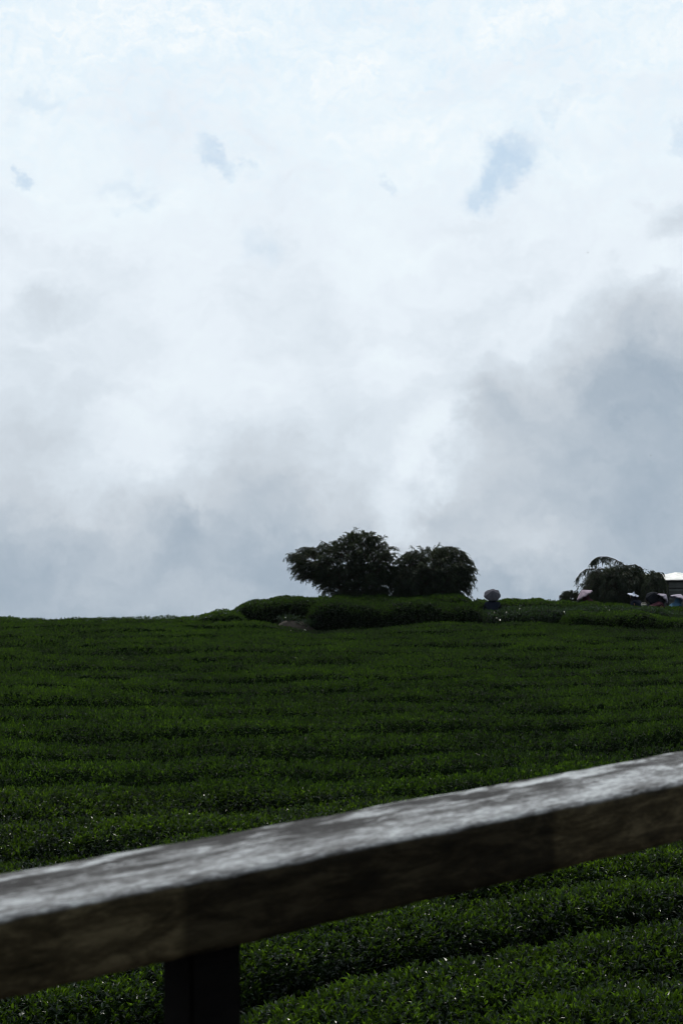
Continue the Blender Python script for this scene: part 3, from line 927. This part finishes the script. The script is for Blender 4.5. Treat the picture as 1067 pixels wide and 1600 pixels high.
def person(label, px, py, d, heading, bend, cols, hat=None, hat_r=.23, hat_h=.13, tilt=(0, 0), scale=1.0, head_up=.5, scarf=True, peak=False):
    """px,py: where the crown of the hat/head shows; heading: degrees, 0 looks away from the camera (+Y), 90 looks right (+X)"""
    jacket, trousers, scarfc, hatm = cols
    b = R(bend)
    root = empty('person', (0, 0, 0))
    pel = Vector((0, 0, .84))
    sp_ = lambda t_: pel + Vector((0, math.sin(b), math.cos(b))) * t_
    tdir = Vector((0, math.sin(b), math.cos(b))); bk = Vector((0, -math.cos(b), math.sin(b)))
    wst = sp_(.18); chest = sp_(.36); nk = sp_(.50)
    hb = b * (1 - head_up); hd_ = Vector((0, math.sin(hb), math.cos(hb)))
    hc = nk + hd_ * .07; h1 = nk + hd_ * .14; h2 = nk + hd_ * .22
    face = Vector((0, math.cos(hb), -math.sin(hb)))
    verts = [pel, wst, chest, nk, hc, h1, h2]; ed = [(0, 1), (1, 2), (2, 3), (3, 4), (4, 5), (5, 6)]
    rad = [(.14, .11), (.12, .09), (.145, .10), .05, .055, (.078, .095), (.066, .08)]

    def add(p, prev, r):
        verts.append(p); rad.append(r); ed.append((prev, len(verts) - 1)); return len(verts) - 1
    # nose
    add(h1 + face * .105 + hd_ * -.01, 5, .014)
    hands = []
    for s in (-1, 1):
        sh = add(nk - tdir * .06 + Vector((s * .17, 0, 0)), 2, .055)
        e = add(verts[sh] + Vector((s * .05, .10, -.25)), sh, .042)
        wv = add(verts[e] + Vector((-s * .05, .22, -.06)), e, .026)
        hn = add(verts[wv] + Vector((-s * .01, .07, -.01)), wv, (.036, .018))
        hands.append((sh, e, wv, hn))
        for k, off in enumerate((-.026, -.009, .009, .025)):
            f1 = add(verts[hn] + Vector((off, .045, -.008)), hn, .0095)
            f2 = add(verts[f1] + Vector((off * .2, .026 - .003 * abs(k - 1), -.016)), f1, .0085)
            add(verts[f2] + Vector((0, .012, -.020)), f2, .0075)
        th_ = add(verts[wv] + Vector((-s * .035, .035, -.012)), wv, .011)
        add(verts[th_] + Vector((-s * .012, .028, -.012)), th_, .009)
        hip = add(pel + Vector((s * .09, 0, -.06)), 0, .095)
        kn = add(Vector((s * .10, .05, .45)), hip, .060)
        an = add(Vector((s * .10, -.02, .09)), kn, .038)
        add(Vector((s * .11, .14, .035)), an, (.045, .03))
    skin_mesh('body', verts, ed, rad, M_SKIN, root)
    # jacket: torso and sleeves
    v2 = [pel + bk * .0 - tdir * .02, wst, chest, nk + hd_ * .05]; e2 = [(0, 1), (1, 2), (2, 3)]
    r2 = [(.19, .155), (.17, .135), (.19, .14), (.10, .10)]
    for (sh, e, wv, hn) in hands:
        v2 += [verts[sh], verts[e], verts[e].lerp(verts[wv], .92)]; i = len(v2) - 3
        e2 += [(2, i), (i, i + 1), (i + 1, i + 2)]; r2 += [.085, .066, .050]
    skin_mesh('jacket', v2, e2, r2, jacket, root)
    v3 = [pel]; e3 = []; r3 = [(.165, .14)]
    for s in (-1, 1):
        v3 += [pel + Vector((s * .09, 0, -.08)), Vector((s * .10, .05, .45)), Vector((s * .10, -.02, .12))]; i = len(v3) - 3
        e3 += [(0, i), (i, i + 1), (i + 1, i + 2)]; r3 += [.12, .085, .062]
    skin_mesh('trousers', v3, e3, r3, trousers, root)
    if scarf:
        v4 = [nk - hd_ * .10 - face * .03, nk + hd_ * .05 - face * .015, h1 - face * .022, h2 - face * .012]
        skin_mesh('headscarf', v4, [(0, 1), (1, 2), (2, 3)], [(.15, .13), (.11, .11), (.11, .115), (.090, .095)], scarfc, root)
    if hatm:
        hm = hat_mesh(hat_r, hat_h, int(px), peak=peak)
        ho = link_mesh('hat', hm, hatm, root, True)
        so_ = ho.modifiers.new('thick', 'SOLIDIFY'); so_.thickness = .008; so_.offset = -1
        ax = (hd_ + Vector((tilt[0], tilt[1], 0))).normalized()
        ho.rotation_euler = ax.to_track_quat('Z', 'Y').to_euler()
        ho.location = h2 - ax * .02
        top = h2 + ax * (hat_h - .02)
    else:
        top = h2 + hd_ * .08
    root.scale = (scale,) * 3
    root.rotation_euler = (0, 0, R(-heading))
    q_ = P(px, py, d)
    off = Matrix.Rotation(R(-heading), 4, 'Z') @ (top * scale)
    gx, gy = q_.x - off.x, q_.y - off.y
    root.location = (gx, gy, q_.z - off.z)
    tag(root, label, 'person')
    print('PERSON', label[:30], 'feet above ground', round(root.location.z - float(soil(gx, gy)), 3))
    return root


navy = cloth('navy_cloth', (.009, .013, .026)); black = cloth('black_cloth', (.010, .012, .018)); maroon = cloth('maroon_cloth', (.06, .02, .03))
teal = cloth('teal_cloth', (.06, .17, .20)); lilac = cloth('pale_lilac_cloth', (.34, .31, .38), .85); greyl = cloth('grey_lilac_cloth', (.085, .085, .105), .85)
pink = cloth('pink_print_cloth', (.38, .31, .38), .6); paleblue = cloth('pale_blue_cloth', (.50, .54, .66), .9); red = cloth('red_cloth', (.22, .035, .04), .75)
bluec = cloth('blue_cloth', (.05, .12, .20)); darkgreen = cloth('dark_green_cloth', (.015, .028, .026)); palest = cloth('pale_straw', (.42, .42, .38), .85)

person('lone tea picker seen from behind in a big grey cloth covered hat', 769, 923.0, 40.0, 5, 32,
       (navy, black, navy, greyl), hat_r=.235, hat_h=.16, tilt=(0, -.85), scale=.98, head_up=.9)
person('tea picker in a pink cloth covered hat, bent to the left by the weeping tree', 908, 922, 41.9, -78, 63,
       (maroon, teal, maroon, pink), hat_r=.255, hat_h=.17, tilt=(.0, .35), head_up=.75)
person('tea picker in a dark blue jacket and pale pointed hat before the weeping tree', 990, 924, 42.2, -60, 48,
       (navy, maroon, black, paleblue), hat_r=.17, hat_h=.11, tilt=(.0, -.28), head_up=.95, peak=True)
person('tea picker all in black with a dark hat, beside the small pale basket', 1021, 926, 41.9, 10, 40,
       (black, black, black, black), hat_r=.215, hat_h=.18, tilt=(0, -.9), head_up=.9, scale=1.06)
person('tea picker in a pale lilac hat and red trousers bent to the right', 1040, 928.5, 41.9, 78, 64,
       (maroon, red, black, lilac), hat_r=.19, hat_h=.15, tilt=(0, .55), head_up=.7)
person('tea picker in blue under a wide pale hat, rightmost of all', 1063, 928.5, 41.9, 65, 58,
       (bluec, navy, bluec, lilac), hat_r=.27, hat_h=.14, tilt=(0, .1), head_up=.7)

# small pale basket between the pickers
q = P(1005, 940.5, 41.7)
bk_ = empty('basket', (q.x, q.y, q.z - .17))
seg = 24; V_ = []; F_ = []
prf = [(.0, .0), (.07, .0), (.09, .06), (.105, .13), (.11, .14), (.10, .145), (.085, .06), (.0, .02)]
for r_, z_ in prf:
    for k in range(seg):
        a_ = 2 * math.pi * k / seg; V_.append(Vector((math.cos(a_) * r_, math.sin(a_) * r_, z_)) * .75)
for j in range(len(prf) - 1):
    for k in range(seg): F_.append((j * seg + k, j * seg + (k + 1) % seg, (j + 1) * seg + (k + 1) % seg, (j + 1) * seg + k))
link_mesh('bowl', mesh_from('bowl', V_, F_), palest, bk_, True)
arc = [Vector((.075 * math.cos(t_), 0, .105 + .055 * math.sin(t_))) for t_ in np.linspace(0, math.pi, 9)]
link_mesh('handle', tubes_mesh('handle', [tube(arc, [.006] * 9, 6)]), palest, bk_, True)
tag(bk_, 'small pale basket on the hedge just left of the picker in black', 'basket')


# ------------------------------------------------------------------ wooden railing in front
def on_z(px, py, z):
    v = raydir(px, py); return Vector((0, 0, CAM_Z)) + v * ((z - CAM_Z) / v.z)


ZR = CAM_Z - .645
A = on_z(0, 1433.5, ZR); B = on_z(1067, 1221, ZR)
A2 = on_z(0, 1361, ZR); B2 = on_z(1067, 1171, ZR)
u = (B - A).normalized(); nrm_ = Vector((-u.y, u.x, 0))
Wr = ((A2 - A).dot(nrm_) + (B2 - B).dot(nrm_)) / 2
# height of the face
v = raydir(0, 1569); hl = (CAM_Z + v.z * ((A.y) / v.y)); Hr1 = ZR - hl
v = raydir(1067, 1317); Hr2 = ZR - (CAM_Z + v.z * (B.y / v.y))
Hr = (Hr1 + Hr2) / 2
print('RAIL', A, B, 'w', Wr, 'h', Hr1, Hr2)


def weathered(name, kind):
    m, t, out = newmat(name)
    tc = t.node('ShaderNodeTexCoord'); O = tc.outputs['Object']
    mp_ = t.node('ShaderNodeMapping'); t.l.new(O, mp_.inputs[0]); mp_.inputs[3].default_value = (1, 4.2, 3.2)
    a1 = t.noise(mp_.outputs[0], 7, 8, .68, .5); a2 = t.noise(mp_.outputs[0], 48, 6, .65); a3 = t.noise(O, 3.0, 5, .6)
    mp2_ = t.node('ShaderNodeMapping'); t.l.new(O, mp2_.inputs[0]); mp2_.inputs[3].default_value = (1, 15, 9)
    a4 = t.noise(mp2_.outputs[0], 11, 7, .72)
    p = t.node('ShaderNodeBsdfPrincipled')
    if kind == 'rail':
        f = t.math('ADD', t.math('MULTIPLY', a1.outputs[0], .36), t.math('ADD', t.math('MULTIPLY', a2.outputs[0], .40), t.math('MULTIPLY', a4.outputs[0], .24)))
        sq = t.node('ShaderNodeSeparateXYZ'); t.l.new(O, sq.inputs[0])
        f = t.math('ADD', f, t.math('MULTIPLY_ADD', t.math('SUBTRACT', a3.outputs[0], .5), .38, .012))
        patch = t.maprange(a1.outputs[0], .44, .58, 1.0, .0, True)
        f = t.math('SUBTRACT', f, t.math('MULTIPLY', t.math('MULTIPLY_ADD', patch, 1.1, .30), t.maprange(t.math('ADD', sq.outputs[1], t.math('MULTIPLY', a3.outputs[0], .06)), .05, .18, 0, .10, True)))
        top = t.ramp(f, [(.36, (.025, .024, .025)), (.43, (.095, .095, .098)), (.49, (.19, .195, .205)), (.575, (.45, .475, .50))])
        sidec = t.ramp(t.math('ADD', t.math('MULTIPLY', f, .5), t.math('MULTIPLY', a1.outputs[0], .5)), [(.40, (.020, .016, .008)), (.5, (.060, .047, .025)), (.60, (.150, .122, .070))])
        sp2 = t.node('ShaderNodeSeparateXYZ'); t.l.new(O, sp2.inputs[0])
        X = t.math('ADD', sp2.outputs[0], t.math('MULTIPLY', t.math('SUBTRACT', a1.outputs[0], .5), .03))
        # bounced light and shadow painted into the front face: paler ends, darker middle
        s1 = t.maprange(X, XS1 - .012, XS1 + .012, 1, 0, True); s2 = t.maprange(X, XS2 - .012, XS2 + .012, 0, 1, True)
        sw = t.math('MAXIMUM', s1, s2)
        old = t.vmath('SCALE', sidec, .34)  # same timber darkened in colour for the shadowed middle stretch
        sidec = t.mix(sw, old, sidec)  # old is the same timber in painted shadow; sw picks the paler ends
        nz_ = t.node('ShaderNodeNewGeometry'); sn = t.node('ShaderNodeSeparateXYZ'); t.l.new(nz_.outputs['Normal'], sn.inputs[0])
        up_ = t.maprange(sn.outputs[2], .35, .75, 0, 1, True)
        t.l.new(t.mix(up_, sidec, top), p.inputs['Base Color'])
        t.l.new(t.maprange(a2.outputs[0], .3, .7, .6, .9), p.inputs['Roughness'])
        t.l.new(t.maprange(up_, 0, 1, .10, .14), p.inputs['Specular IOR Level'])
    else:
        t.l.new(t.ramp(a1.outputs[0], [(.35, (.004, .004, .004)), (.65, (.008, .007, .007))]), p.inputs['Base Color'])
        p.inputs['Roughness'].default_value = .95; p.inputs['Specular IOR Level'].default_value = .08
    b_ = t.node('ShaderNodeBump'); b_.inputs['Strength'].default_value = .6; b_.inputs['Distance'].default_value = .006
    t.l.new(t.math('ADD', a2.outputs[0], a4.outputs[0]), b_.inputs['Height']); t.l.new(b_.outputs[0], p.inputs['Normal'])
    t.l.new(p.outputs[0], out.inputs[0])
    return m


def along(px, py):   # distance along the rail where the ray of a pixel meets the front face plane
    v_ = raydir(px, py); o_ = Vector((0, 0, CAM_Z))
    t_ = ((A - o_).dot(nrm_)) / v_.dot(nrm_)
    return ((o_ + v_ * t_) - A).dot(u)


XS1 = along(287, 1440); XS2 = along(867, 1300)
M_RAIL = weathered('weathered_timber', 'rail'); M_POST = weathered('dark_post_timber', 'post')
rail_ang = math.atan2(u.y, u.x)
fence = empty('railing', (A.x, A.y, 0.0), rail_ang)
X0, X1 = -3.0, 7.5
# beam as a closed loop section, many rings, chipped edges
sec = []
nW, nH = 16, 10
bev = .010
for i in range(nW + 1): sec.append((i / nW * Wr, 0.0))
for i in range(1, nH + 1): sec.append((Wr, -i / nH * Hr))
for i in range(1, nW + 1): sec.append((Wr - i / nW * Wr, -Hr))
for i in range(1, nH): sec.append((0.0, -Hr + i / nH * Hr))
sec = np.array(sec); ns_ = len(sec)
ce_ = np.array([Wr / 2, -Hr / 2])
rel = sec - ce_
# round the corners
hw_, hh_ = Wr / 2, Hr / 2
qx = np.clip(rel[:, 0], -(hw_ - bev), hw_ - bev); qz = np.clip(rel[:, 1], -(hh_ - bev), hh_ - bev)
dx, dz = rel[:, 0] - qx, rel[:, 1] - qz; dl = np.maximum(np.hypot(dx, dz), 1e-9)
sc_ = np.minimum(1, bev / dl); rel = np.stack([qx + dx * sc_, qz + dz * sc_], -1)
nR = 1050
xr_ = np.linspace(X0, X1, nR)
VV = []
for i, x_ in enumerate(xr_):
    k_ = np.arange(ns_)
    edge_w = np.exp(-((np.abs(rel[:, 0]) - hw_) ** 2 + (np.abs(rel[:, 1]) - hh_) ** 2) / .012 ** 2)
    chip = np.maximum(0, vnoise(x_ * 16 + 0 * k_, sec[:, 0] * 9 + sec[:, 1] * 7, 91)) * .0028 * edge_w + .0022 * np.abs(vnoise(x_ * 55 + 0 * k_, sec[:, 0] * 40, 93)) * edge_w
    und = .0016 * vnoise(x_ * 7 + 0 * k_, sec[:, 0] * 30 + sec[:, 1] * 21, 95)
    rr_ = rel * (1 - chip / .08)[:, None] * (1 + und / .08)[:, None]
    VV.append(np.stack([np.full(ns_, x_), rr_[:, 0] + Wr / 2, rr_[:, 1] - Hr / 2 + ZR], -1))
VV = np.concatenate(VV)
ir = np.arange(nR * ns_).reshape(nR, ns_)
qd = np.stack([ir[:-1], np.roll(ir, -1, 1)[:-1], np.roll(ir, -1, 1)[1:], ir[1:]], -1).reshape(-1, 4)
me = mesh_np('top_rail', VV, qd[:, ::-1], 4, smooth=np.ones(len(qd), bool))
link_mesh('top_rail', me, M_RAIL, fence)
def px_of(q_):
    r_ = q_ - Vector((0, 0, CAM_Z)); c_, s_ = math.cos(PITCH), math.sin(PITCH)
    return 533.5 + F * r_.x / (r_.y * c_ - r_.z * s_)


pright = along(378, 1540); pw = .10; PY0 = .018
for _ in range(80):
    right_px = px_of(A + u * pright + nrm_ * PY0 + Vector((0, 0, -.3)))
    left_px = px_of(A + u * (pright - pw) + nrm_ * (PY0 + pw) + Vector((0, 0, -.3)))
    pright += (379 - right_px) / F; pw += (left_px - 254) / F * .5
pc = pright - pw / 2


def post(xc):
    import bmesh
    bm = bmesh.new()
    y0_, y1_ = .018, min(Wr - .02, .018 + pw)
    zt = ZR - Hr + .004
    v_, f_ = box(xc - pw / 2, xc + pw / 2, y0_, y1_, -1.0, zt)
    vs = [bm.verts.new(a_) for a_ in v_]
    for q_ in f_: bm.faces.new([vs[i] for i in q_])
    bmesh.ops.bevel(bm, geom=bm.edges[:], offset=.006, segments=2, affect='EDGES')
    m_ = bpy.data.meshes.new('post'); bm.to_mesh(m_); bm.free()
    link_mesh('post', m_, M_POST, fence)


for k in (-1, 0, 1, 2, 3):
    post(pc + 1.9 * k)
tag(fence, 'weathered grey topped timber railing crossing the foreground on a dark post', 'railing')


# ------------------------------------------------------------------ two far birds
def bird(px, py, d, s, label, rz):
    q_ = P(px, py, d)
    V_, F_ = tube([(0, -.12, 0), (0, -.05, .005), (0, .03, .0), (0, .10, .01), (0, .14, .012)], [.008, .03, .035, .018, .004], 8)
    for sg in (-1, 1):
        o_ = len(V_)
        w_ = [(0, .05, .01), (sg * .12, .07, .07), (sg * .27, .0, .04), (sg * .12, -.02, .065), (0, -.04, .01)]
        V_ += [Vector(a_) for a_ in w_] + [Vector(a_) - Vector((0, 0, .006)) for a_ in w_]
        F_ += [(o_, o_ + 1, o_ + 3, o_ + 4), (o_ + 1, o_ + 2, o_ + 3), (o_ + 9, o_ + 8, o_ + 6, o_ + 5), (o_ + 8, o_ + 7, o_ + 6)]
    m_ = mesh_from('bird', V_, F_); o = link_mesh('bird', m_, black); o.location = q_; o.scale = (s,) * 3; o.rotation_euler = (0, 0, rz)
    tag(o, label, 'bird', 'birds far off in the cloud')


bird(918, 395, 210, 1.0, 'tiny dark bird high in the cloud, the upper one of two', .4)
bird(1016, 712, 240, .8, 'tiny dark bird low against the grey cloud at the right', 1.0)


# ------------------------------------------------------------------ thin mountain air
v_, f_ = box(-650, 650, -350, 950, -900, 30)
hz = bpy.data.materials.new('air'); hz.use_nodes = True
t_ = NT(hz.node_tree); t_.n.clear()
pv = t_.node('ShaderNodeVolumePrincipled'); ov = t_.node('ShaderNodeOutputMaterial')
pv.inputs['Color'].default_value = (.82, .92, 1.0, 1); pv.inputs['Density'].default_value = .00009
t_.l.new(pv.outputs[0], ov.inputs['Volume'])
tag(link_mesh('haze', mesh_from('haze', v_, f_), hz), kind='stuff')
